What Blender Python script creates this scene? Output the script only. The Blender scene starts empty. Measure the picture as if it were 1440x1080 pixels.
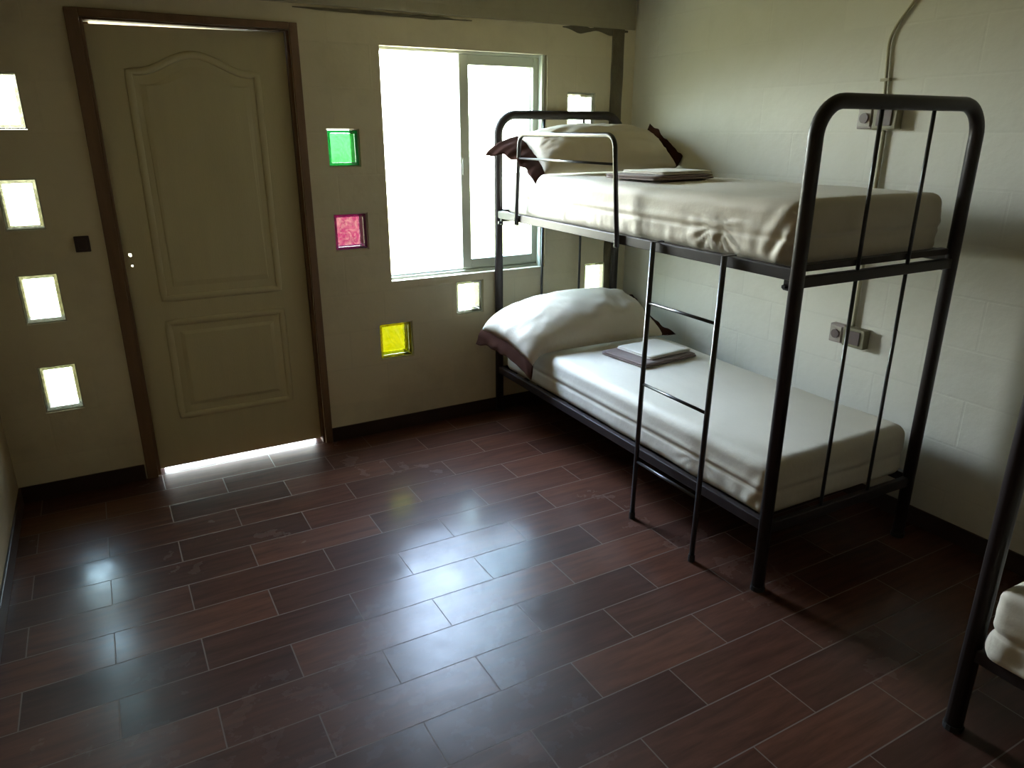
import bpy, bmesh, math, random
from mathutils import Vector, Matrix, noise

random.seed(7)
SC = bpy.context.scene
COL = SC.collection

# ------------------------------------------------------------------ helpers
def link(o, parent=None):
    COL.objects.link(o)
    if parent is not None:
        o.parent = parent
    return o

def mesh_obj(name, verts, faces, mat=None, parent=None, smooth=False, angle=None):
    me = bpy.data.meshes.new(name)
    me.from_pydata([tuple(v) for v in verts], [], faces)
    me.update()
    bm = bmesh.new(); bm.from_mesh(me)
    bmesh.ops.remove_doubles(bm, verts=bm.verts, dist=1e-5)
    bmesh.ops.recalc_face_normals(bm, faces=bm.faces)
    bm.to_mesh(me); bm.free()
    if smooth:
        for p in me.polygons:
            p.use_smooth = True
    if mat:
        me.materials.append(mat)
    o = bpy.data.objects.new(name, me)
    link(o, parent)
    if angle:
        m = o.modifiers.new('bevel', 'BEVEL'); m.width = angle; m.segments = 2; m.limit_method = 'ANGLE'
    return o

def empty(name, loc=(0, 0, 0), rz=0.0, parent=None):
    o = bpy.data.objects.new(name, None)
    o.empty_display_size = 0.1
    o.location = loc; o.rotation_euler = (0, 0, rz)
    return link(o, parent)

def tag(o, label, cat, group=None):
    o['label'] = label; o['category'] = cat
    if group:
        o['group'] = group
    return o

def struct(o):
    o['kind'] = 'structure'
    return o

class MB:
    def __init__(s): s.v = []; s.f = []
    def add(s, vs, fs):
        n = len(s.v); s.v += [Vector(v) for v in vs]; s.f += [tuple(i + n for i in f) for f in fs]; return s
    def box(s, a, b):
        x0, y0, z0 = a; x1, y1, z1 = b
        vs = [(x0,y0,z0),(x1,y0,z0),(x1,y1,z0),(x0,y1,z0),(x0,y0,z1),(x1,y0,z1),(x1,y1,z1),(x0,y1,z1)]
        return s.add(vs, [(0,3,2,1),(4,5,6,7),(0,1,5,4),(1,2,6,5),(2,3,7,6),(3,0,4,7)])
    def tube(s, pts, r, n=12, closed=False, ry=None, up=None):
        """round tube swept along a polyline"""
        pts = [Vector(p) for p in pts]; ry = ry or r; N = len(pts)
        tang = []
        for i in range(N):
            if closed: t = pts[(i+1) % N] - pts[i-1]
            elif i == 0: t = pts[1] - pts[0]
            elif i == N-1: t = pts[-1] - pts[-2]
            else: t = (pts[i+1]-pts[i]).normalized() + (pts[i]-pts[i-1]).normalized()
            tang.append(t.normalized())
        a = Vector(up) if up else (Vector((0,0,1)) if abs(tang[0].z) < .9 else Vector((0,1,0)))
        nrm = (a - tang[0]*a.dot(tang[0])).normalized()
        vs = []
        for i in range(N):
            if i: nrm = (nrm - tang[i]*nrm.dot(tang[i])).normalized()
            bi = tang[i].cross(nrm)
            for k in range(n):
                th = 2*math.pi*k/n
                vs.append(pts[i] + nrm*(r*math.cos(th)) + bi*(ry*math.sin(th)))
        fs = []
        M = N if closed else N-1
        for i in range(M):
            for k in range(n):
                a0 = i*n+k; a1 = i*n+(k+1) % n; b0 = ((i+1) % N)*n+k; b1 = ((i+1) % N)*n+(k+1) % n
                fs.append((a0, a1, b1, b0))
        if not closed:
            fs.append(tuple(range(n))[::-1]); fs.append(tuple(range((N-1)*n, N*n)))
        return s.add(vs, fs)
    def build(s, name, mat, parent=None, smooth=False, bevel=None):
        return mesh_obj(name, s.v, s.f, mat, parent, smooth, bevel)

def round_path(pts, rad, seg=8):
    """polyline with rounded inner corners"""
    pts = [Vector(p) for p in pts]; out = [pts[0]]
    for i in range(1, len(pts)-1):
        a = (pts[i-1]-pts[i]).normalized(); b = (pts[i+1]-pts[i]).normalized()
        ang = a.angle(b); d = rad/math.tan(ang/2)
        p0 = pts[i]+a*d; p1 = pts[i]+b*d
        c = pts[i] + (a+b).normalized()*(rad/math.sin(ang/2))
        v0 = p0-c; v1 = p1-c; tot = v0.angle(v1); ax = v0.cross(v1).normalized()
        for k in range(seg+1):
            out.append(c + Matrix.Rotation(tot*k/seg, 3, ax) @ v0)
    out.append(pts[-1])
    return out

def slab(name, us, vs, holes, d0, d1, mapf, mat, parent=None):
    """a slab in the (u,v) plane between depth d0 and d1 with rectangular holes; mapf(u,v,d)->xyz"""
    U = sorted(set([round(x, 4) for x in us] + [round(h[i], 4) for h in holes for i in (0, 1)]))
    V = sorted(set([round(x, 4) for x in vs] + [round(h[i], 4) for h in holes for i in (2, 3)]))
    nu, nv = len(U)-1, len(V)-1
    solid = [[True]*nv for _ in range(nu)]
    for i in range(nu):
        for j in range(nv):
            cu, cv = (U[i]+U[i+1])/2, (V[j]+V[j+1])/2
            for h in holes:
                if h[0] < cu < h[1] and h[2] < cv < h[3]: solid[i][j] = False
    m = MB()
    def q(a, b, c, d): m.add([a, b, c, d], [(0, 1, 2, 3)])
    S = lambda i, j: 0 <= i < nu and 0 <= j < nv and solid[i][j]
    for i in range(nu):
        for j in range(nv):
            if not solid[i][j]: continue
            u0, u1, v0, v1 = U[i], U[i+1], V[j], V[j+1]
            for d in (d0, d1): q(*[mapf(a, b, d) for a, b in ((u0,v0),(u1,v0),(u1,v1),(u0,v1))])
            if not S(i-1, j): q(mapf(u0,v0,d0), mapf(u0,v1,d0), mapf(u0,v1,d1), mapf(u0,v0,d1))
            if not S(i+1, j): q(mapf(u1,v0,d0), mapf(u1,v1,d0), mapf(u1,v1,d1), mapf(u1,v0,d1))
            if not S(i, j-1): q(mapf(u0,v0,d0), mapf(u1,v0,d0), mapf(u1,v0,d1), mapf(u0,v0,d1))
            if not S(i, j+1): q(mapf(u0,v1,d0), mapf(u1,v1,d0), mapf(u1,v1,d1), mapf(u0,v1,d1))
    return m.build(name, mat, parent)

# ------------------------------------------------------------------ materials
class NT:
    def __init__(s, name):
        s.m = bpy.data.materials.new(name); s.m.use_nodes = True
        s.t = s.m.node_tree; s.t.nodes.clear()
        s.out = s.t.nodes.new('ShaderNodeOutputMaterial')
    def n(s, kind, **kw):
        nd = s.t.nodes.new(kind)
        for k, v in kw.items():
            if k in ('inputs',):
                for a, b in v.items(): nd.inputs[a].default_value = b
            else: setattr(nd, k, v)
        return nd
    def l(s, a, ao, b, bi): s.t.links.new(a.outputs[ao], b.inputs[bi])

def coords(nt, swiz=None):
    """object-space coordinates (things stay put in the world), swizzled for wall textures"""
    g = nt.n('ShaderNodeNewGeometry') if swiz else nt.n('ShaderNodeTexCoord')
    if not swiz: return g, 'Object'
    sp = nt.n('ShaderNodeSeparateXYZ'); nt.l(g, 'Position', sp, 0)
    cb = nt.n('ShaderNodeCombineXYZ')
    for i, ax in enumerate(swiz):
        if ax in 'XYZ': nt.l(sp, ax, cb, i)
    return cb, 0

def simple(name, col, rough=.5, metallic=0, spec=.5, nscale=0, namt=.15, bump=0, bscale=60, sheen=0, anis=(1,1,1)):
    nt = NT(name); p = nt.n('ShaderNodeBsdfPrincipled'); nt.l(p, 0, nt.out, 0)
    p.inputs['Base Color'].default_value = (*col, 1); p.inputs['Roughness'].default_value = rough
    p.inputs['Metallic'].default_value = metallic; p.inputs['Specular IOR Level'].default_value = spec
    if sheen: p.inputs['Sheen Weight'].default_value = sheen
    c, co = coords(nt); mp = nt.n('ShaderNodeMapping'); mp.inputs['Scale'].default_value = anis; nt.l(c, co, mp, 0)
    if nscale:
        no = nt.n('ShaderNodeTexNoise', inputs={'Scale': nscale, 'Detail': 5}); nt.l(mp, 0, no, 'Vector')
        mx = nt.n('ShaderNodeMix', data_type='RGBA')
        mx.inputs['A'].default_value = (*[x*(1-namt) for x in col], 1); mx.inputs['B'].default_value = (*[min(1, x*(1+namt)) for x in col], 1)
        nt.l(no, 'Fac', mx, 'Factor'); nt.l(mx, 'Result', p, 'Base Color')
    if bump:
        nb = nt.n('ShaderNodeTexNoise', inputs={'Scale': bscale, 'Detail': 3}); nt.l(mp, 0, nb, 'Vector')
        b = nt.n('ShaderNodeBump', inputs={'Strength': 1, 'Distance': bump}); nt.l(nb, 'Fac', b, 'Height'); nt.l(b, 0, p, 'Normal')
    return nt.m

def wall_mat(name, col, swiz, stain=(.35, .3, .2), stain_amt=.25):
    nt = NT(name); p = nt.n('ShaderNodeBsdfPrincipled'); nt.l(p, 0, nt.out, 0)
    p.inputs['Roughness'].default_value = .62; p.inputs['Specular IOR Level'].default_value = .3
    c, co = coords(nt, swiz)
    br = nt.n('ShaderNodeTexBrick', inputs={'Scale': 1, 'Mortar Size': .006, 'Mortar Smooth': .6, 'Brick Width': .4, 'Row Height': .2, 'Bias': 0})
    br.inputs['Color1'].default_value = (*col, 1); br.inputs['Color2'].default_value = (*[x*.95 for x in col], 1)
    br.inputs['Mortar'].default_value = (*[x*.96 for x in col], 1)
    nt.l(c, co, br, 'Vector')
    n1 = nt.n('ShaderNodeTexNoise', inputs={'Scale': 1.6, 'Detail': 6, 'Roughness': .6}); nt.l(c, co, n1, 'Vector')
    rp = nt.n('ShaderNodeValToRGB'); rp.color_ramp.elements[0].position = .5; rp.color_ramp.elements[1].position = .75
    rp.color_ramp.elements[0].color = (0, 0, 0, 1); rp.color_ramp.elements[1].color = (stain_amt,)*3 + (1,)
    nt.l(n1, 'Fac', rp, 0)
    mx = nt.n('ShaderNodeMix', data_type='RGBA'); mx.inputs['B'].default_value = (*stain, 1)
    nt.l(rp, 0, mx, 'Factor'); nt.l(br, 'Color', mx, 'A'); nt.l(mx, 'Result', p, 'Base Color')
    n2 = nt.n('ShaderNodeTexNoise', inputs={'Scale': 14, 'Detail': 6}); nt.l(c, co, n2, 'Vector')
    b1 = nt.n('ShaderNodeBump', inputs={'Strength': .3, 'Distance': .0015}); b1.invert = True; nt.l(br, 'Fac', b1, 'Height')
    b2 = nt.n('ShaderNodeBump', inputs={'Strength': .7, 'Distance': .005}); nt.l(n2, 'Fac', b2, 'Height'); nt.l(b1, 0, b2, 'Normal')
    nt.l(b2, 0, p, 'Normal')
    return nt.m

TILE_W, TILE_H, TX0, TY0 = .5065, .1754, -2.5359, -1.2233
def floor_mat():
    nt = NT('wood_look_floor_tile'); p = nt.n('ShaderNodeBsdfPrincipled'); nt.l(p, 0, nt.out, 0)
    g = nt.n('ShaderNodeNewGeometry')
    ad = nt.n('ShaderNodeVectorMath', operation='ADD'); ad.inputs[1].default_value = (-TX0 + 20*TILE_W, -TY0 + 40*TILE_H, 0)
    nt.l(g, 'Position', ad, 0)
    br = nt.n('ShaderNodeTexBrick', offset=.5, offset_frequency=2, squash=1, inputs={'Scale': 1, 'Mortar Size': .0021, 'Mortar Smooth': .15, 'Brick Width': TILE_W, 'Row Height': TILE_H, 'Bias': 0})
    br.inputs['Color1'].default_value = (0, 0, 0, 1); br.inputs['Color2'].default_value = (1, 1, 1, 1); br.inputs['Mortar'].default_value = (.5, .5, .5, 1)
    nt.l(ad, 0, br, 'Vector')
    ramp = nt.n('ShaderNodeValToRGB'); cr = ramp.color_ramp
    cr.elements[0].color = (.050, .019, .012, 1); cr.elements[1].color = (.092, .035, .020, 1); nt.l(br, 'Color', ramp, 0)
    # grain runs along the tile, shifted from tile to tile
    mp = nt.n('ShaderNodeMapping'); mp.inputs['Scale'].default_value = (1.6, 14, 1); nt.l(ad, 0, mp, 0)
    sc = nt.n('ShaderNodeVectorMath', operation='SCALE'); sc.inputs['Scale'].default_value = 7; nt.l(br, 'Color', sc, 0)
    a2 = nt.n('ShaderNodeVectorMath', operation='ADD'); nt.l(mp, 0, a2, 0); nt.l(sc, 0, a2, 1)
    gr = nt.n('ShaderNodeTexNoise', inputs={'Scale': 2.2, 'Detail': 8, 'Roughness': .65, 'Distortion': .4}); nt.l(a2, 0, gr, 'Vector')
    mul = nt.n('ShaderNodeMix', data_type='RGBA', blend_type='MULTIPLY'); mul.inputs['Factor'].default_value = 1
    gm = nt.n('ShaderNodeMapRange', inputs={'From Min': .3, 'From Max': .7, 'To Min': .65, 'To Max': 1.35}); nt.l(gr, 'Fac', gm, 0)
    nt.l(ramp, 0, mul, 'A'); nt.l(gm, 0, mul, 'B')
    grout = nt.n('ShaderNodeMix', data_type='RGBA'); grout.inputs['B'].default_value = (.15, .11, .09, 1)
    nt.l(br, 'Fac', grout, 'Factor'); nt.l(mul, 'Result', grout, 'A')
    # dusty, dried mopping patches (own shape)
    pn = nt.n('ShaderNodeTexNoise', inputs={'Scale': 1.3, 'Detail': 2, 'Roughness': .45, 'Distortion': .3}); nt.l(g, 'Position', pn, 'Vector')
    pm = nt.n('ShaderNodeMapRange', inputs={'From Min': .40, 'From Max': .62, 'To Min': 0, 'To Max': 1}); nt.l(pn, 'Fac', pm, 0)
    dust = nt.n('ShaderNodeMix', data_type='RGBA'); dust.inputs['B'].default_value = (.10, .085, .075, 1)
    dm = nt.n('ShaderNodeMath', operation='MULTIPLY'); dm.inputs[1].default_value = .08; nt.l(pm, 0, dm, 0)
    nt.l(dm, 0, dust, 'Factor'); nt.l(grout, 'Result', dust, 'A'); nt.l(dust, 'Result', p, 'Base Color')
    fn = nt.n('ShaderNodeTexNoise', inputs={'Scale': 9, 'Detail': 5, 'Roughness': .6}); nt.l(g, 'Position', fn, 'Vector')
    r0 = nt.n('ShaderNodeMapRange', inputs={'From Min': .35, 'From Max': .65, 'To Min': .13, 'To Max': .20}); nt.l(fn, 'Fac', r0, 0)
    r1 = nt.n('ShaderNodeMath', operation='MULTIPLY_ADD'); r1.inputs[1].default_value = .10; nt.l(pm, 0, r1, 0); nt.l(r0, 0, r1, 2)
    r2 = nt.n('ShaderNodeMix', data_type='FLOAT'); r2.inputs['B'].default_value = .85; nt.l(br, 'Fac', r2, 'Factor'); nt.l(r1, 0, r2, 'A')
    nt.l(r2, 'Result', p, 'Coat Roughness'); p.inputs['Specular IOR Level'].default_value = .08
    cw = nt.n('ShaderNodeMapRange', inputs={'To Min': .55, 'To Max': 0}); nt.l(br, 'Fac', cw, 0); nt.l(cw, 0, p, 'Coat Weight')
    p.inputs['Coat IOR'].default_value = 1.33; p.inputs['Roughness'].default_value = .42
    b1 = nt.n('ShaderNodeBump', inputs={'Strength': .8, 'Distance': .001}); b1.invert = True; nt.l(br, 'Fac', b1, 'Height')
    b2 = nt.n('ShaderNodeBump', inputs={'Strength': .2, 'Distance': .0008}); nt.l(gr, 'Fac', b2, 'Height'); nt.l(b1, 0, b2, 'Normal')
    wv = nt.n('ShaderNodeTexNoise', inputs={'Scale': 5, 'Detail': 2}); nt.l(g, 'Position', wv, 'Vector')
    b3 = nt.n('ShaderNodeBump', inputs={'Strength': .5, 'Distance': .003}); nt.l(wv, 'Fac', b3, 'Height'); nt.l(b2, 0, b3, 'Normal')
    nt.l(b3, 0, p, 'Normal'); nt.l(b3, 0, p, 'Coat Normal')
    return nt.m

def glass_mat(name, col, col2=None, nscale=14, gloss=.06):
    """thin pressed glass: lets daylight through, tinted in the mass"""
    nt = NT(name); tr = nt.n('ShaderNodeBsdfTransparent'); gl = nt.n('ShaderNodeBsdfGlossy', inputs={'Roughness': .15})
    gl.inputs['Color'].default_value = (.9, .9, .9, 1)
    tr.inputs['Color'].default_value = (*col, 1)
    if col2:
        c, co = coords(nt); no = nt.n('ShaderNodeTexNoise', inputs={'Scale': nscale, 'Detail': 2, 'Distortion': 2.5}); nt.l(c, co, no, 'Vector')
        mr = nt.n('ShaderNodeMapRange', inputs={'From Min': .4, 'From Max': .62}); nt.l(no, 'Fac', mr, 0)
        mx = nt.n('ShaderNodeMix', data_type='RGBA'); mx.inputs['A'].default_value = (*col, 1); mx.inputs['B'].default_value = (*col2, 1)
        nt.l(mr, 0, mx, 'Factor'); nt.l(mx, 'Result', tr, 'Color')
    ms = nt.n('ShaderNodeMixShader'); ms.inputs[0].default_value = gloss
    nt.l(tr, 0, ms, 1); nt.l(gl, 0, ms, 2); nt.l(ms, 0, nt.out, 0)
    return nt.m

def cloth_mat(name, col, rough=.7, weave=.0004, sheen=.2, namt=.05, trans=0):
    m = simple(name, col, rough, spec=.25, nscale=6, namt=namt, bump=weave*3, bscale=45, sheen=sheen)
    return m

M = {}
M['wall_b'] = wall_mat('painted_block_wall_cream', (.82, .75, .58), 'XZ0', (.33, .27, .17), .35)
M['wall_r'] = wall_mat('painted_block_wall_white', (.77, .75, .67), 'YZ0', (.45, .42, .28), .25)
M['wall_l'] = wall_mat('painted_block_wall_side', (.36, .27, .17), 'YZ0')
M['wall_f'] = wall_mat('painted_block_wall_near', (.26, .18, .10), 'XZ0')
M['floor'] = floor_mat()
M['ceiling'] = simple('dark_ceiling_boards', (.30, .26, .17), .8, nscale=3, namt=.3, anis=(1, 8, 1))
M['beam'] = wall_mat('concrete_ring_beam', (.40, .36, .26), 'XZ0', (.2, .17, .11), .5)
M['mortar'] = simple('rough_dark_mortar', (.13, .11, .07), .9, nscale=20, namt=.4, bump=.004, bscale=30)
M['skirt'] = simple('dark_tile_skirting', (.035, .018, .013), .4, nscale=8, namt=.3)
M['pave'] = simple('pale_concrete_paving', (.55, .54, .5), .9, nscale=5, namt=.1)
M['frame_wood'] = simple('brown_door_frame_wood', (.17, .095, .05), .6, nscale=6, namt=.35, anis=(6, 6, .7), bump=.0006, bscale=40)
M['door'] = simple('olive_grey_door_paint', (.66, .60, .39), .5, nscale=3, namt=.08, anis=(5, 5, .6), bump=.0005, bscale=70)
M['alu'] = simple('white_lacquered_aluminium', (.72, .76, .68), .4, spec=.5)
M['metal'] = simple('dark_brown_painted_steel', (.026, .019, .019), .42, spec=.35, nscale=30, namt=.2, bump=.0002, bscale=200)
M['rod'] = simple('black_painted_steel_rod', (.028, .026, .028), .3, spec=.6)
M['mesh'] = simple('steel_bed_base', (.05, .045, .045), .5)
M['plug'] = simple('black_plastic', (.02, .02, .02), .4)
M['sheet'] = cloth_mat('cream_cotton_sheet', (.70, .645, .54), .55, sheen=.1)
M['pillow'] = cloth_mat('cream_pillowcase', (.68, .60, .47), .5, sheen=.1)
M['brown'] = simple('brown_cotton', (.045, .019, .013), .9, spec=.04, nscale=6, namt=.1, bump=.001, bscale=45)
M['white'] = cloth_mat('folded_ivory_cotton', (.72, .67, .57), .7)
M['taupe'] = cloth_mat('folded_taupe_cotton', (.17, .12, .105), .7)
M['seam'] = cloth_mat('sheet_piping', (.66, .61, .52), .6)
M['box_grey'] = simple('grey_mauve_plastic_box', (.30, .25, .24), .45)
M['box_plate'] = simple('dull_plastic_plate', (.36, .32, .28), .4)
M['box_dark'] = simple('dark_plastic_insert', (.10, .07, .065), .4)
M['box_olive'] = simple('olive_plastic_box', (.20, .18, .11), .5)
M['switch'] = simple('dark_brown_switch_plate', (.04, .02, .018), .4)
M['conduit'] = simple('painted_conduit', (.42, .38, .25), .5, nscale=10, namt=.15)
M['brass'] = simple('dull_brass_lock', (.30, .2, .1), .35, metallic=1)
M['rim'] = simple('pale_mortar_round_glass_block', (.62, .60, .52), .8)
M['g_clear'] = glass_mat('clear_pressed_glass', (.93, .98, .95), (.80, .9, .84), 18)
M['g_mint'] = glass_mat('mint_tinted_pressed_glass', (.80, .98, .86), (.7, .92, .78), 18)
M['g_green'] = glass_mat('green_pressed_glass', (.011, .095, .017), (.008, .072, .012), 16)
M['g_pink'] = glass_mat('pink_pressed_glass', (.055, .006, .026), (.075, .028, .045), 22)
M['g_yel'] = glass_mat('yellow_pressed_glass', (.08, .076, .002), (.074, .068, .0), 12)
M['g_win'] = glass_mat('window_pane_glass', (.93, .96, .95), None)
M['edge_clear'] = glass_mat('clear_glass_edge', (.15, .15, .12), (.24, .24, .20), 30, .15)
M['edge_green'] = glass_mat('green_glass_edge', (.02, .13, .05), None, 10, .12)
M['edge_pink'] = glass_mat('pink_glass_edge', (.11, .02, .07), None, 10, .12)
M['edge_yel'] = glass_mat('yellow_glass_edge', (.16, .14, .004), (.22, .2, .008), 30, .12)

# ------------------------------------------------------------------ the room
X_L, Y_F, Z_C, TH = -3.375, -5.6, 2.31, .16
fl = MB().box((X_L-.2, Y_F-.2, -.12), (.2, TH, 0)).build('floor', M['floor']); struct(fl)
ce = MB().box((X_L-.2, Y_F-.2, Z_C), (.2, TH, Z_C+.12)).build('ceiling', M['ceiling']); struct(ce)

BLK = [ # x0,x1,z0,z1, key, label
 (-3.207, -3.056, 1.611, 1.826, 'clear', 'clear glass block at the far left of the wall, highest of its column'),
 (-3.207, -3.062, 1.213, 1.421, 'mint', 'pale mint glass block left of the door, second from the top of its column'),
 (-3.210, -3.055, .815, 1.029, 'clear', 'clear glass block left of the door, just below the dark light switch'),
 (-3.208, -3.056, .409, .623, 'clear', 'clear glass block left of the door, lowest of its column near the floor'),
 (-1.838, -1.676, 1.438, 1.616, 'green', 'bright green glass block in the wall between door and window'),
 (-1.838, -1.660, 1.026, 1.214, 'pink', 'marbled pink glass block in the wall below the green one'),
 (-1.634, -1.442, .419, .620, 'yel', 'bright yellow glass block low in the wall under the window'),
 (-1.173, -1.002, .617, .809, 'clear', 'small clear glass block just under the right half of the window'),
 (-.458, -.262, 1.628, 1.813, 'clear', 'clear glass block high in the wall behind the headboard of the upper bunk'),
 (-.302, -.112, .640, .840, 'clear', 'clear glass block low in the corner, above the pillow of the lower bunk'),
]
WIN = (-1.55, -.592, .848, 1.998)
DOOR = (-2.805, -1.975, 0.0, 2.04)
FR_W = .05
holes = [b[:4] for b in BLK] + [WIN, (DOOR[0]-.001, DOOR[1]+.001, -.5, DOOR[3])]
wb = slab('wall_back', [X_L-.2, .2], [0.0, Z_C], holes, 0, TH, lambda u, v, d: Vector((u, d, v)), M['wall_b']); struct(wb)
struct(MB().box((0, Y_F-.2, 0), (.16, -.0005, Z_C)).build('wall_right', M['wall_r']))
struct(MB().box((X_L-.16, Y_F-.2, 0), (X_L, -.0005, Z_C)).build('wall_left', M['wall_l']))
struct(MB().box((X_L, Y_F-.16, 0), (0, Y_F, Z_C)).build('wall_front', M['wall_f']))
struct(MB().box((X_L+.001, -.010, .0005), (DOOR[0]-FR_W-.006, -.0005, .08)).build('baseboard_back_left', M['skirt'], bevel=.002))
struct(MB().box((DOOR[1]+FR_W-.012, -.010, .0005), (-.011, -.0005, .08)).build('baseboard_back_right', M['skirt'], bevel=.002))
struct(MB().box((-.010, Y_F+.001, .0005), (-.0005, -.001, .08)).build('baseboard_right', M['skirt'], bevel=.002))
struct(MB().box((X_L+.0005, Y_F+.001, .0005), (X_L+.010, -.012, .08)).build('baseboard_left', M['skirt'], bevel=.002))
# ring beam just proud of the blockwork, with a ragged mortar gap under it
struct(MB().box((X_L+.001, -.014, 2.150), (-.012, -.0005, Z_C-.001)).build('trim_1', M['beam'], bevel=.004))
def ragged(name, x0, x1, zc, hw, seed, y=-.006, mat='mortar'):
    m = MB(); n = int((x1-x0)/.02); vs = []
    for i in range(n+1):
        x = x0+(x1-x0)*i/n; e = min(1, 3*min(i, n-i)/n+.25)
        a = hw*e*(.75+.9*noise.noise((x*9, seed, 0))); b = hw*e*(.75+.9*noise.noise((x*11, seed+5, 0)))
        for yy in (y, -.0004):
            vs += [Vector((x, yy, zc-a)), Vector((x, yy, zc+b))]
    fs = []
    for i in range(n):
        o = i*4
        fs += [(o, o+4, o+5, o+1), (o+2, o+3, o+7, o+6), (o, o+2, o+6, o+4), (o+1, o+5, o+7, o+3)]
    fs += [(0, 1, 3, 2), (n*4, n*4+2, n*4+3, n*4+1)]
    m.add(vs, fs); return struct(m.build(name, M[mat]))
ragged('trim_2', -.50, -.06, 2.140, .022, 3)
ragged('trim_3', -1.95, -1.05, 2.135, .009, 8)
# vertical dark strip with uneven edges in the corner, same material as the gap
m = MB(); n = 60; vs = []
for i in range(n+1):
    z = .08+(2.15-.08)*i/n
    a = -.165+.006*noise.noise((z*8, 1, 0)); b = -.088+.008*noise.noise((z*6, 4, 0))
    vs += [Vector((a, -.012, z)), Vector((b, -.012, z)), Vector((a, -.0004, z)), Vector((b, -.0004, z))]
fs = []
for i in range(n):
    o = i*4; fs += [(o, o+1, o+5, o+4), (o, o+4, o+6, o+2), (o+1, o+3, o+7, o+5), (o+2, o+6, o+7, o+3)]
fs += [(0, 2, 3, 1), (n*4, n*4+1, n*4+3, n*4+2)]
m.add(vs, fs); struct(m.build('trim_4', M['mortar']))
struct(MB().box((-7, TH, -.16), (4, .75, -.02)).build('ground', M['pave']))

# glass blocks
GS = {'clear': ('g_clear', 'edge_clear'), 'mint': ('g_mint', 'edge_clear'), 'green': ('g_green', 'edge_green'), 'pink': ('g_pink', 'edge_pink'), 'yel': ('g_yel', 'edge_yel')}
for (x0, x1, z0, z1, k, lab) in BLK:
    cx, cz = (x0+x1)/2, (z0+z1)/2; w, h = (x1-x0)/2-.0008, (z1-z0)/2-.0008
    e = empty('glass_block', (cx, .016, cz-h)); tag(e, lab, 'glass block', 'glass blocks set in the back wall')
    f = .005
    def ring(wa, ha, wb_, hb, y0, y1):
        m = MB()
        for yy in (y0, y1):
            pass
        P = [(-wa, -ha), (wa, -ha), (wa, ha), (-wa, ha)]; Q = [(-wb_, -hb), (wb_, -hb), (wb_, hb), (-wb_, hb)]
        vs = [(p[0], y0, p[1]+h) for p in P]+[(q[0], y0, q[1]+h) for q in Q]+[(p[0], y1, p[1]+h) for p in P]+[(q[0], y1, q[1]+h) for q in Q]
        fs = []
        for i in range(4):
            j = (i+1) % 4
            fs += [(i, j, 4+j, 4+i), (8+i, 12+i, 12+j, 8+j), (i, 8+i, 8+j, j), (4+i, 4+j, 12+j, 12+i)]
        return m.add(vs, fs)
    ring(w, h, w-f, h-f, -.006, .075).build('mortar_rim', M['rim'], e)
    g, ed = GS[k]
    if ed:
        ring(w-f-.0004, h-f-.0004, w-f-.014, h-f-.014, .0, .07).build('glass_edge', M[ed], e, bevel=.003)
    # pressed face with a shallow wavy dish
    for nm, yy, s in (('front_face', .008, 1), ('back_face', .062, -1)):
        m = MB(); N = 16; vs = []; wi, hi = w-f-.0144, h-f-.0144
        for i in range(N+1):
            for j in range(N+1):
                u, v = -1+2*i/N, -1+2*j/N
                d = .004*(1-max(abs(u), abs(v))**4)*s + .0012*math.sin(9*u+4*v)
                vs.append((u*wi, yy-d, v*hi+h))
        fs = [(i*(N+1)+j, (i+1)*(N+1)+j, (i+1)*(N+1)+j+1, i*(N+1)+j+1) for i in range(N) for j in range(N)]
        m.add(vs, fs); o = m.build(nm, M[g] if s > 0 else M['g_clear'], e, smooth=True)
        sm = o.modifiers.new('thick', 'SOLIDIFY'); sm.thickness = .0015; 
        o.modifiers.remove(sm)

# ------------------------------------------------------------------ door
d = struct(empty('door_1', (0, 0, 0)))
xa, xb, zt = DOOR[0], DOOR[1], DOOR[3]
m = MB()
m.box((xa-FR_W, -.012, 0.001), (xa+.0, .012, zt+.03)).box((xb, -.008, 0.001), (xb+.038, .012, zt+.03))
m.box((xa, -.012, zt-.0), (xb, .012, zt+.03))
m.box((xa, .012, .001), (xa+.012, TH-.002, zt-.001)).box((xb-.012, .012, .001), (xb, TH-.002, zt-.001)).box((xa+.012, .012, zt-.008), (xb-.012, TH-.002, zt-.001))
m.box((xa+.012, .088, .001), (xa+.034, .104, zt-.009)).box((xb-.034, .088, .001), (xb-.012, .104, zt-.009))
m.build('door_frame', M['frame_wood'], d, bevel=.003)
LX0, LX1, LZ0, LZ1 = xa+.014, xb-.014, .042, 2.026
kx = -2.765
leaf = slab('door_leaf', [LX0, LX1], [LZ0, LZ1], [(kx-.006, kx+.006, 1.070, 1.083), (kx-.003, kx+.006, 1.022, 1.031)], .045, .085,
            lambda u, v, dd: Vector((u, dd, v)), M['door'], d)
for v in leaf.data.vertices:                       # the leaf hangs a little out of square
    t = (v.co.x-LX0)/(LX1-LX0)
    if v.co.z > 2.0: v.co.z = 2.020 + .0115*min(1, t*1.3)
    if v.co.z < .1: v.co.z = .020
def moulding(pts, name):
    MB().tube(pts, .016, 8, closed=True, ry=.008, up=(0, 0, 1)).build(name, M['door'], leaf, smooth=True)
def densify(pts, step=.03):
    out = []
    for i in range(len(pts)):
        a = Vector(pts[i]); b = Vector(pts[(i+1) % len(pts)]); n = max(1, int((b-a).length/step))
        out += [a.lerp(b, k/n) for k in range(n)]
    return out
px0, px1 = -2.655, -2.128
arch = []
for i in range(25):
    t = i/24; x = px1+(px0-px1)*t; s = abs(t-.5)*2
    zz = 1.845+.075*(.5+.5*math.cos(math.pi*min(1, s*1.12)))
    arch.append((x, .045, zz))
line = lambda a, b, n: [Vector(a).lerp(Vector(b), k/n) for k in range(n)]
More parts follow.
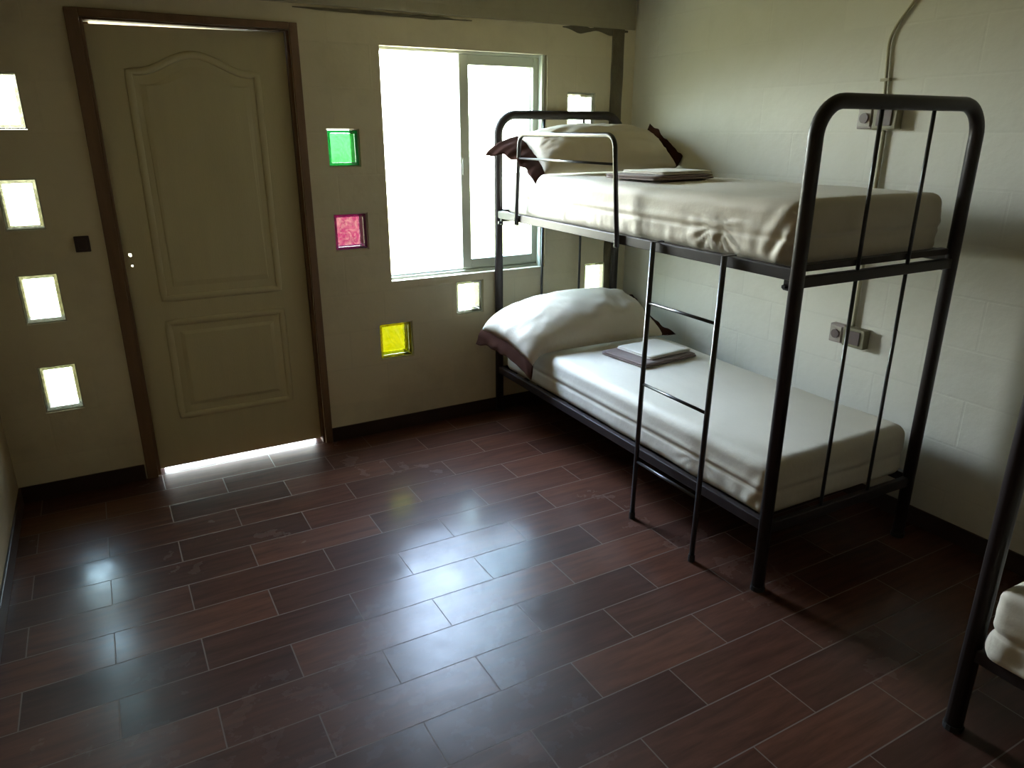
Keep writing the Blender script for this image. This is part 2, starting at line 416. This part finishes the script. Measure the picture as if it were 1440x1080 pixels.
moulding(line((px0, .045, .862), (px1, .045, .862), 16) + line((px1, .045, .862), arch[0], 28) + [Vector(p) for p in arch] + line(arch[-1], (px0, .045, .862), 28)[1:], 'upper_panel_moulding')
moulding(densify([(px0, .045, .275), (px1, .045, .275), (px1, .045, .745), (px0, .045, .745)]), 'lower_panel_moulding')
# raised fields inside the mouldings
a2 = [(p[0]*.86+.14*(px0+px1)/2, p[2]-.05) for p in arch]
def field(poly, name):
    n = len(poly); vs = [(x, .0445, z) for x, z in poly]
    cx = sum(x for x, z in poly)/n; cz = sum(z for x, z in poly)/n
    inn = []
    for x, z in poly:
        dx, dz = x-cx, z-cz; L = math.hypot(dx, dz); k = (L-.025)/L
        inn.append((cx+dx*k, .038, cz+dz*k))
    fs = [(i, (i+1) % n, n+(i+1) % n, n+i) for i in range(n)]+[tuple(range(n, 2*n))]
    MB().add(vs+inn, fs).build(name, M['door'], leaf)
field([(px0+.045, .915), (px1-.045, .915)]+a2, 'upper_panel_field')
field([(px0+.045, .325), (px1-.045, .325), (px1-.045, .70), (px0+.045, .70)], 'lower_panel_field')
slab('lock_plate', [kx-.013, kx+.016], [.985, 1.115], [(kx-.006, kx+.006, 1.070, 1.083), (kx-.003, kx+.006, 1.022, 1.031)], .0425, .0448,
     lambda u, v, dd: Vector((u, dd, v)), M['door'], leaf)

# ------------------------------------------------------------------ window
w = struct(empty('window_1', (0, 0, 0)))
x0, x1, z0, z1 = WIN
x0 += .001; x1 -= .001; z0 += .001; z1 -= .001
def frame_ring(m, a, b, c, dd, t, y0, y1, tb=None, tt=None):
    tb = tb or t; tt = tt or t
    m.box((a, y0, c), (a+t, y1, dd)).box((b-t, y0, c), (b, y1, dd)).box((a+t, y0, c), (b-t, y1, c+tb)).box((a+t, y0, dd-tt), (b-t, y1, dd))
m = MB(); frame_ring(m, x0, x1, z0, z1, .012, .045, .125)
m.box((x1-.028, .01, z0), (x1-.012, .05, z1))
m.build('window_frame', M['alu'], w, bevel=.002)
MB().box((x0+.012, .062, z0+.0125), (x1-.012, .066, z0+.022)).box((x0+.012, .09, z0+.0125), (x1-.012, .094, z0+.022)).build('window_track', M['alu'], w)
for (sa, sb, ya, nm) in ((-1.103, x1-.0135, .052, 'sliding_sash'), (-1.098, x1-.0135, .084, 'sliding_sash')):
    m = MB(); 
    t = .047
    m.box((sa, ya, z0+.023), (sa+t+.008, ya+.026, z1-.014)).box((sb-t, ya, z0+.023), (sb, ya+.026, z1-.014))
    m.box((sa+t+.008, ya, z0+.023), (sb-t, ya+.026, z0+.072)).box((sa+t+.008, ya, z1-.062), (sb-t, ya+.026, z1-.014))
    s_ = m.build(nm, M['alu'], w, bevel=.003)
    MB().box((sa+t+.012, ya+.011, z0+.074), (sb-t-.002, ya+.015, z1-.064)).build('glass_pane', M['g_win'], s_)
MB().box((-1.095, .046, 1.38), (-1.083, .0515, 1.47)).build('sash_handle', M['alu'], w, bevel=.003)

# ------------------------------------------------------------------ bunk beds
BX, BY, BR = -.9517, -2.1063, -.0188
W, L = .805, 2.085
R = .0235
def arch_pts(y, zt=1.69):
    return round_path([(0, y, 0.0), (0, y, zt), (W, y, zt), (W, y, 0.0)], .105, 10)
def make_bunk(loc, label):
    b = empty('bunk_bed', loc, BR); tag(b, label, 'bunk bed', 'metal bunk beds along the right wall')
    for y, nm in ((0, 'footboard_frame'), (L, 'headboard_frame')):
        fr = MB().tube(arch_pts(y), R, 14).build(nm, M['metal'], b, smooth=True)
        for x in (0, W):
            MB().tube([(x, y, 0), (x, y, .018)], R+.003, 14).build('foot_cap', M['plug'], fr)
        s = 1 if y == 0 else -1
        MB().box((R*.6, y-.014, 1.128), (W-R*.6, y+.014, 1.163)).build('end_rail', M['metal'], b, bevel=.003)
        MB().box((R*.6, y+s*.006, 1.176), (W-R*.6, y+s*.040, 1.198)).build('mattress_support', M['metal'], b, bevel=.002)
        MB().box((R*.6, y-.012, .235), (W-R*.6, y+.012, .275)).build('end_rail', M['metal'], b, bevel=.003)
        for x in (.285, .548):
            MB().tube([(x, y, 1.150), (x, y, 1.685)], .0068, 8).build('spindle', M['rod'], b, smooth=True)
            MB().tube([(x, y, .25), (x, y, 1.135)], .0068, 8).build('spindle', M['rod'], b, smooth=True)
    for x, s in ((0, 1), (W, -1)):
        MB().box((x-.014, R*.6, 1.150), (x+.014, L-R*.6, 1.190)).build('side_rail', M['metal'], b, bevel=.003)
        MB().box((x-.014, R*.6, .245), (x+.014, L-R*.6, .285)).build('side_rail', M['metal'], b, bevel=.003)
        for y in (.035, L-.035):
            m = MB().box((x-.006, y-.012, 1.115), (x+.006, y+.012, 1.152)); m.tube([(x-s*.006, y, 1.128), (x-s*.020, y, 1.128)], .008, 6)
            m.build('corner_bolt', M['rod'], b)
    for z in (1.176, .268):
        m = MB()
        for i in range(14):
            y = .11+i*(L-.22)/13
            m.box((.0142, y-.02, z-.006), (W-.0142, y+.02, z))
        m.build('slat_base', M['mesh'], b)
    # guard rail clamped on the open side near the head
    g = MB().tube(round_path([(-.025, .935, 1.140), (-.025, .985, 1.590), (-.025, 1.80, 1.590), (-.025, 1.835, 1.140)], .055, 8), .0105, 10).build('guard_rail', M['rod'], b, smooth=True)
    MB().tube([(-.025, .975, 1.475), (-.025, 1.822, 1.475)], .0055, 8).build('guard_bar', M['rod'], g, smooth=True)
    for y in (.944, 1.832):
        MB().box((-.030, y-.010, 1.135), (-.0145, y+.010, 1.175)).build('clamp', M['rod'], g, bevel=.002)
    return b
def bed_frame_point(origin, x, y, z):
    c, s = math.cos(BR), math.sin(BR)
    return Vector((origin[0]+c*x-s*y, origin[1]+s*x+c*y, z))
O1 = (BX, BY, 0)
bunk1 = make_bunk(O1, 'dark metal bunk bed in the corner with two made beds, guard rail and ladder')
o2 = bed_frame_point(O1, -.010, -.748-L, 0); O2 = (o2.x, o2.y, 0)
def copy_tree(o, parent=None):
    c = o.copy(); COL.objects.link(c); c.parent = parent
    for ch in list(o.children): copy_tree(ch, c)
    return c
bunk2 = copy_tree(bunk1); bunk2.location = O2
bunk2['label'] = 'second dark metal bunk bed cut off by the right edge, only a corner post seen'

# ladder hooked over the side rail
def lad(y0, y1):
    return [(-.024, y0-.001, 1.195), (-.018, y0, 1.205), (-.0, y0, 1.2085), (.018, y0, 1.205)]
la = empty('ladder', bed_frame_point(O1, -.09, .45, 0), BR)
tag(la, 'narrow dark metal ladder leaning on the side of the corner bunk', 'ladder')
def LP(x, y, z): return (x+.09, y-.45, z)
for (yt, yb) in ((.690, .642), (.297, .258)):
    xb_, xt_ = -.092, -.030
    sr = MB().tube([LP(xb_, yb, .004), LP(xt_, yt, 1.1895)], .0105, 10).build('ladder_rail', M['rod'], la, smooth=True)
    a_, b_ = LP(-.036, yt-.009, 1.1905), LP(.0185, yt+.009, 1.1935)
    MB().box(a_, b_).box(LP(.0150, yt-.009, 1.172), LP(.0180, yt+.009, 1.1905)).build('hook', M['rod'], sr)
    MB().tube([LP(xb_, yb, .0005), LP(xb_+.002, yb+.001, .03)], .0135, 10).build('foot_cap', M['plug'], sr)
for z in (.950, .612, .268):
    t = z/1.196; x = -.092+(.062)*t
    MB().tube([LP(x, .642+.048*t, z), LP(x, .258+.039*t, z)], .0065, 8).build('rung', M['rod'], la, smooth=True)

# ------------------------------------------------------------------ mattresses
def rounded_box(cx, cy, w, l, z0, z1, r, seg, fn=None):
    """dense rounded box; fn(p, n) -> offset"""
    m = MB(); hx, hy, hz = w/2, l/2, (z1-z0)/2; cz = (z0+z1)/2
    nx, ny, nz = max(2, int(w/seg)), max(2, int(l/seg)), max(2, int((z1-z0)/(seg*.6)))
    def face(o, u, v, nu, nv):
        vs = []
        for i in range(nu+1):
            for j in range(nv+1):
                p = Vector(o)+Vector(u)*(i/nu)+Vector(v)*(j/nv)
                q = Vector((max(-hx+r, min(hx-r, p.x)), max(-hy+r, min(hy-r, p.y)), max(-hz+r, min(hz-r, p.z))))
                nn = (p-q)
                nn = nn.normalized() if nn.length > 1e-9 else Vector((0, 0, 1))
                P = q+nn*r
                if fn: P = P + fn(P, nn)
                vs.append(P+Vector((cx, cy, cz)))
        fs = [(i*(nv+1)+j, (i+1)*(nv+1)+j, (i+1)*(nv+1)+j+1, i*(nv+1)+j+1) for i in range(nu) for j in range(nv)]
        m.add(vs, fs)
    X, Y, Z = 2*hx, 2*hy, 2*hz
    face((-hx, -hy, hz), (X, 0, 0), (0, Y, 0), nx, ny); face((-hx, -hy, -hz), (X, 0, 0), (0, Y, 0), nx, ny)
    face((-hx, -hy, -hz), (0, Y, 0), (0, 0, Z), ny, nz); face((hx, -hy, -hz), (0, Y, 0), (0, 0, Z), ny, nz)
    face((-hx, -hy, -hz), (X, 0, 0), (0, 0, Z), nx, nz); face((-hx, hy, -hz), (X, 0, 0), (0, 0, Z), nx, nz)
    return m
def mattress(name, origin, z0, z1, label, seed, wrinkle=1.0, x0=.0, x1=.80, y0=.035, y1=2.045, crease=.42, rad=.045, group='mattresses on the bunk beds'):
    w, l = x1-x0, y1-y0; hx, hy, hz = w/2, l/2, (z1-z0)/2
    def fn(p, n):
        o = Vector((0, 0, 0)); side = 1-abs(n.z); 
        s = noise.noise((p.x*5+seed, p.y*5, p.z*5))*.004
        top = max(0, n.z)
        s += top*(-.006*((p.x/hx)**2) + .004*noise.noise((p.x*2.2, p.y*1.7+seed, 3)) + .0016*noise.noise((p.x*16, p.y*7+seed, 1)))
        if side > .3:
            t = (p.z+hz)/(2*hz)
            along = p.y if abs(n.x) > abs(n.y) else p.x
            # the crease where the sheet is tucked round the mattress border
            s -= side*.006*math.exp(-((t-crease-.03*noise.noise((along*2, seed, 0)))/.030)**2)
            s += side*.003*math.exp(-((t-crease-.10)/.05)**2)
            # gathers pulling towards the lower hem
            lo = max(0, 1-t*1.25)
            v = noise.noise((along*22+seed, t*2.2, 5)); v2 = noise.noise((along*48+seed, t*3, 9))
            s += side*wrinkle*(.0045*lo*v + .0025*lo*v2 + .0022*noise.noise((along*9, t*5, seed)))
            # fan of folds near the tucked corner at the foot end
            if n.x < -.3 or n.y < -.3:
                dd = p.y+hy
                fx = dd-.36; fz = t-.50
                an = math.atan2(fz*.21, fx); rr = math.hypot(fz*.21, fx)
                if t < .62: s += side*wrinkle*.0045*math.exp(-(rr/.15)**2)*math.sin(an*17+seed)*min(1, rr/.05)
                s += side*wrinkle*.007*math.exp(-((dd-.05)/.06)**2)*math.sin(p.z*46+p.y*70+seed)*(.3+lo)
        o += n*s
        return o
    o = rounded_box(0, 0, w, l, -hz, hz, min(rad, hz*.55), .0125, fn).build(name, M['sheet'], None, smooth=True)
    o.location = bed_frame_point(origin, (x0+x1)/2, (y0+y1)/2, (z0+z1)/2); o.rotation_euler = (0, 0, BR)
    tag(o, label, 'mattress', group)
    return o
mattress('mattress', O1, 1.177, 1.398, 'mattress in a creased cream sheet on the upper level of the corner bunk', 1.3, 1.3, x0=.016, x1=.788, y0=.042, y1=2.042)
mattress('mattress', O1, .269, .492, 'mattress in a smooth pale sheet on the lower level of the corner bunk', 6.1, .6, x0=.0165, x1=.800, y0=.025, y1=2.042, crease=.45)
def loose(p): return p
mm = mattress('mattress', O2, .280, .505, 'cream mattress corner at the right edge of the photo, on the second bunk', 11.7, 2.0, rad=.028, x0=-.034, x1=.788, y0=.042, y1=2.045)
mm2 = mm.copy(); COL.objects.link(mm2); mm2.location.z += .912; mm2.location.x += .015
mm2['label'] = 'mattress on the upper level of the second bunk bed beyond the right edge'

# ------------------------------------------------------------------ pillows
def pillow(origin, cx, y_low, z_low, a, b, H, tilt, bend0, bendr, label, seed, flap=.085, sag=.0, bend_r=None, name='pillow'):
    e = empty(name, bed_frame_point(origin, cx, y_low, z_low), BR); tag(e, label, 'pillow', 'pillows at the head of the corner bunk')
    ct, st = math.cos(tilt), math.sin(tilt)
    def place(l, w_, h):
        # l along the bed width, w_ 0..2b up the slope, h thickness
        y = w_*ct-h*st; z = w_*st+h*ct; x = l
        if l < bend0:                     # droops over the mattress edge
            s = bend0-l; th = min(s/bendr, 1.35); 
            if s/bendr <= 1.35: dx, dz = -bendr*math.sin(th), -bendr*(1-math.cos(th))
            else:
                ex = s-bendr*1.35; dx = -bendr*math.sin(1.35)-ex*math.cos(1.35); dz = -bendr*(1-math.cos(1.35))-ex*math.sin(1.35)
            zz = z*(1-.0*th)
            x = bend0+dx-zz*math.sin(th)*.75; z = dz+zz*(1-.25*th)
        if bend_r and l > bend_r[0]:
            s = l-bend_r[0]; th = min(s/bend_r[1], 1.1); ex = max(0, s-bend_r[1]*1.1); x = bend_r[0]+bend_r[1]*math.sin(th)+ex*math.cos(1.1); z = z+bend_r[1]*(1-math.cos(th))+ex*math.sin(1.1)
        return Vector((x, y, z))
    NU, NV = 72, 36
    def hgt(s, t):
        return H*max(0, 1-abs(s)**2.6)**.5*max(0, 1-abs(t)**2.4)**.55
    def pt(i, j, side):
        s = -1+2*i/NU; t = -1+2*j/NV
        pinch = 1-.07*(abs(s)**3)*(1-abs(t))
        pl = 1-.10*(abs(t)**3)*(1-abs(s)**2)*.4
        l = a*s*(1-.04*(1-abs(t)**2)*abs(s)**3); wv = b*t*(pinch)*pl
        h = hgt(s, t)
        hh = h*(1.0 if side > 0 else -.35)
        q = noise.noise((s*4+seed, t*3, side))*.012+noise.noise((s*13+seed, t*5, side))*.005*(abs(s)**1.5+.25)
        rad = noise.noise((math.atan2(t, (abs(s)-1.15))*7+seed, 2, side))*.012*abs(s)**3
        hh += (q+rad)*min(1, h/H*1.6)*side
        return place(l, b+wv, hh+.35*H*(1-max(abs(s), abs(t))**2)*1.0*0+.35*h)
    m = MB()
    for side in (1, -1):
        vs = [pt(i, j, side) for i in range(NU+1) for j in range(NV+1)]
        m.add(vs, [(i*(NV+1)+j, (i+1)*(NV+1)+j, (i+1)*(NV+1)+j+1, i*(NV+1)+j+1) for i in range(NU) for j in range(NV)])
    m.build('pillow_body', M['pillow'], e, smooth=True)
    for sg in (-1, 1):                    # brown borders at the open ends
        m = MB(); NA, NB = 10, 40; top = []
        for side in (1, -1):
            vs = []
            for i in range(NA+1):
                for j in range(NB+1):
                    t = -1+2*j/NB; f = i/NA
                    ext = (flap if sg > 0 else .075)*(.9+.22*abs(t)**2.5+.18*noise.noise((t*4+seed, sg, 0)))
                    l = sg*(a*(1-.04*(1-t*t))-.012+ext*f)
                    wv = b*t*(.93+.07*abs(t)+.05*f)
                    rip = .012*noise.noise((t*4+seed, f*1.2, sg*3))*(.3+f)+.004*math.sin(t*9+seed)*f
                    h = side*(.006*(1-f)+.0016)*(1-abs(t)**6)+side*.0006
                    vs.append(place(l, b+wv, rip+h))
            m.add(vs, [(i*(NB+1)+j, (i+1)*(NB+1)+j, (i+1)*(NB+1)+j+1, i*(NB+1)+j+1) for i in range(NA) for j in range(NB)])
            top.append(vs)
        A, B = top; idx = [0]  # close the rim
        rim = [(i, 0) for i in range(NA+1)]+[(NA, j) for j in range(1, NB+1)]+[(i, NB) for i in range(NA-1, -1, -1)]
        for (i1, j1), (i2, j2) in zip(rim, rim[1:]):
            k1 = i1*(NB+1)+j1; k2 = i2*(NB+1)+j2
            m.add([A[k1], A[k2], B[k2], B[k1]], [(0, 1, 2, 3)])
        t_ = m.build('brown_border', M['brown'], e, smooth=True); t_['label'] = 'dark brown fabric border at the pillowcase end'
    return e
pillow(O1,   .350, 1.56, .497, .445, .22, .130, math.radians(20), -.33, .10,
       'plump cream pillow with brown borders on the lower bunk', 2.0)
pillow(O1,   .470, 1.66, 1.402, .43, .17, .105, math.radians(32), -.425, .06,
       'cream pillow with brown borders on the upper bunk behind the guard rail', 9.4, flap=.115, bend_r=(.37, .07))

# ------------------------------------------------------------------ folded linen
def folded(name, origin, cx, cy, z, w, d, h, rot, layers, mat, label, seed, group):
    m = MB(); t = h/layers
    for k in range(layers):
        rr = random.Random(seed*10+k); dx, dy = rr.uniform(-.004, .004), rr.uniform(-.004, .004)
        def fn(p, n, k=k):
            return n*(.0012*noise.noise((p.x*12+seed, p.y*12, k)))
        bx = rounded_box(dx, dy, w-k*.004, d-k*.004, z*0+k*t, (k+1)*t+.0005, t*.49, .02, fn)
        m.add(bx.v, bx.f)
    o = m.build(name, M[mat], None, smooth=True)
    o.location = bed_frame_point(origin, cx, cy, z); o.rotation_euler = (0, 0, BR+rot)
    tag(o, label, name.replace('_', ' '), group)
    return o
folded('folded_blanket', O1, .470, 1.285, .4955, .375, .315, .020, math.radians(7), 2, 'taupe', 'dark taupe folded blanket lying on the lower bunk under an ivory sheet', 3, 'folded blankets on the beds')
folded('folded_sheet', O1, .505, 1.290, .5170, .285, .255, .016, math.radians(6), 2, 'white', 'ivory folded sheet on top of the dark blanket on the lower bunk', 4, 'folded sheets on the beds')
folded('folded_blanket', O1, .33, 1.12, 1.4025, .375, .315, .020, math.radians(7), 2, 'taupe', 'dark taupe folded blanket on the upper bunk beside the pillow', 5, 'folded blankets on the beds')
folded('folded_sheet', O1, .37, 1.115, 1.4240, .30, .27, .014, math.radians(6), 2, 'white', 'ivory folded sheet on top of the dark blanket on the upper bunk', 6, 'folded sheets on the beds')

# ------------------------------------------------------------------ electrics
def socket(y0, z0, label, body='box_grey'):
    e = empty('wall_socket', (-.001, y0-.09, z0)); tag(e, label, 'socket', 'double surface sockets on the right wall')
    MB().box((-.034, .018, -.042), (0, .090, .042)).build('socket_box', M['box_grey'], e, bevel=.004)
    b2 = MB().box((-.040, -.090, -.044), (0, .016, .042)).build('switch_box', M['box_olive'], e, bevel=.004)
    MB().box((-.040, .026, -.034), (-.0342, .082, .034)).build('socket_plate', M['box_plate'], e, bevel=.002)
    MB().tube([(-.0405, .054, 0), (-.046, .054, 0)], .020, 20).build('socket_face', M['box_dark'], e)
    MB().box((-.046, -.070, -.030), (-.0402, -.004, .030)).build('rocker_switch', M['box_dark'], b2, bevel=.002)
    return e
socket(-1.557, 1.655, 'double grey socket and switch box on the right wall behind the upper bunk footboard')
socket(-1.573, .742, 'double grey socket and switch box on the right wall above the lower mattress')
cd = MB().tube(round_path([(-.010, -1.775, Z_C-.002), (-.010, -1.755, 2.13), (-.010, -1.628, 1.965), (-.010, -1.652, 1.701)], .14, 8), .0062, 10).build('conduit', M['conduit'], None, smooth=True)
tag(cd, 'thin painted conduit curving down the right wall from the ceiling to the upper socket', 'conduit')
for z in (1.80,):
    MB().box((-.019, -1.662, z-.006), (-.0005, -1.622, z+.006)).build('conduit_clip', M['conduit'], cd, bevel=.002)
cd2 = MB().tube([(-.012, -1.672, 1.608), (-.012, -1.672, .786)], .0085, 10).build('conduit', M['conduit'], None, smooth=True)
tag(cd2, 'straight pale conduit on the right wall joining the upper socket to the lower one', 'conduit')
MB().box((-.024, -1.696, 1.25), (-.0005, -1.648, 1.264)).build('conduit_clip', M['conduit'], cd2, bevel=.002)
sw = empty('light_switch', (-2.942, -.001, 1.145)); tag(sw, 'small dark brown light switch on the wall left of the door', 'light switch')
MB().box((-.029, -.012, -.034), (.029, 0, .034)).build('switch_plate', M['switch'], sw, bevel=.003)
MB().box((-.016, -.017, -.022), (.016, -.0122, .022)).build('rocker', M['switch'], sw, bevel=.002)

# ------------------------------------------------------------------ light: daylight through the openings
wd = bpy.data.worlds.new('daylight'); SC.world = wd; wd.use_nodes = True
t = wd.node_tree; t.nodes.clear()
out = t.nodes.new('ShaderNodeOutputWorld'); bg = t.nodes.new('ShaderNodeBackground'); t.links.new(bg.outputs[0], out.inputs[0])
tc = t.nodes.new('ShaderNodeTexCoord'); sp = t.nodes.new('ShaderNodeSeparateXYZ'); t.links.new(tc.outputs['Generated'], sp.inputs[0])
mr = t.nodes.new('ShaderNodeMapRange'); mr.inputs['From Min'].default_value = -.25; mr.inputs['From Max'].default_value = .55
t.links.new(sp.outputs['Z'], mr.inputs[0])
rp = t.nodes.new('ShaderNodeValToRGB'); t.links.new(mr.outputs[0], rp.inputs[0])
rp.color_ramp.elements[0].color = (.17, .17, .11, 1); rp.color_ramp.elements[1].color = (.47, .63, .88, 1)
rp.color_ramp.elements.new(.19).color = (.22, .22, .14, 1)
e_ = rp.color_ramp.elements.new(.42); e_.color = (.93, 1.0, .96, 1)
# added dimming of the world to the left weakens daylight on the right wall
mx_ = t.nodes.new('ShaderNodeMapRange'); mx_.inputs['From Min'].default_value = -.92; mx_.inputs['From Max'].default_value = -.45
mx_.inputs['To Min'].default_value = .30; mx_.inputs['To Max'].default_value = 1.0; t.links.new(sp.outputs['X'], mx_.inputs[0])
ml_ = t.nodes.new('ShaderNodeVectorMath'); ml_.operation = 'SCALE'; t.links.new(rp.outputs[0], ml_.inputs[0]); t.links.new(mx_.outputs[0], ml_.inputs['Scale'])
t.links.new(ml_.outputs[0], bg.inputs[0]); bg.inputs[1].default_value = 69.0

def portal(name, cx, cz, w_, h_, y=TH+.005):
    ld = bpy.data.lights.new(name, 'AREA'); ld.shape = 'RECTANGLE'; ld.size = w_; ld.size_y = h_
    ld.cycles.is_portal = True
    o = bpy.data.objects.new(name, ld); o.location = (cx, y, cz)
    o.rotation_euler = (math.radians(-90), 0, 0); COL.objects.link(o)
    return o
portal('window_daylight', (WIN[0]+WIN[1])/2, (WIN[2]+WIN[3])/2, WIN[1]-WIN[0], WIN[3]-WIN[2])
for b in BLK: portal('block_daylight', (b[0]+b[1])/2, (b[2]+b[3])/2, b[1]-b[0], b[3]-b[2])
portal('door_gap_daylight', (xa+xb)/2, .03, xb-xa, .07)

# ------------------------------------------------------------------ camera
cam = bpy.data.cameras.new('camera'); co = bpy.data.objects.new('camera', cam); COL.objects.link(co)
cam.sensor_fit = 'HORIZONTAL'; cam.sensor_width = 36; cam.lens = 36*1021.82/1440; cam.clip_start = .02
yaw, pit = .5106, .3334
f = Vector((math.sin(yaw)*math.cos(pit), math.cos(yaw)*math.cos(pit), -math.sin(pit)))
r = Vector((math.cos(yaw), -math.sin(yaw), 0)); u = r.cross(f)
Mx = Matrix((r, u, -f)).transposed().to_4x4(); Mx.translation = Vector((-2.869, -3.6675, 1.6))
co.matrix_world = Mx
SC.camera = co

SC.view_settings.view_transform = 'Standard'; SC.view_settings.look = 'None'
SC.view_settings.gamma = 1; SC.view_settings.use_curve_mapping = False; SC.view_settings.exposure = 0
SC.cycles.max_bounces = 10; SC.cycles.diffuse_bounces = 6; SC.cycles.transparent_max_bounces = 16
SC.cycles.caustics_reflective = False; SC.cycles.caustics_refractive = False
SC.cycles.sample_clamp_indirect = 4
SC.cycles.use_denoising = True
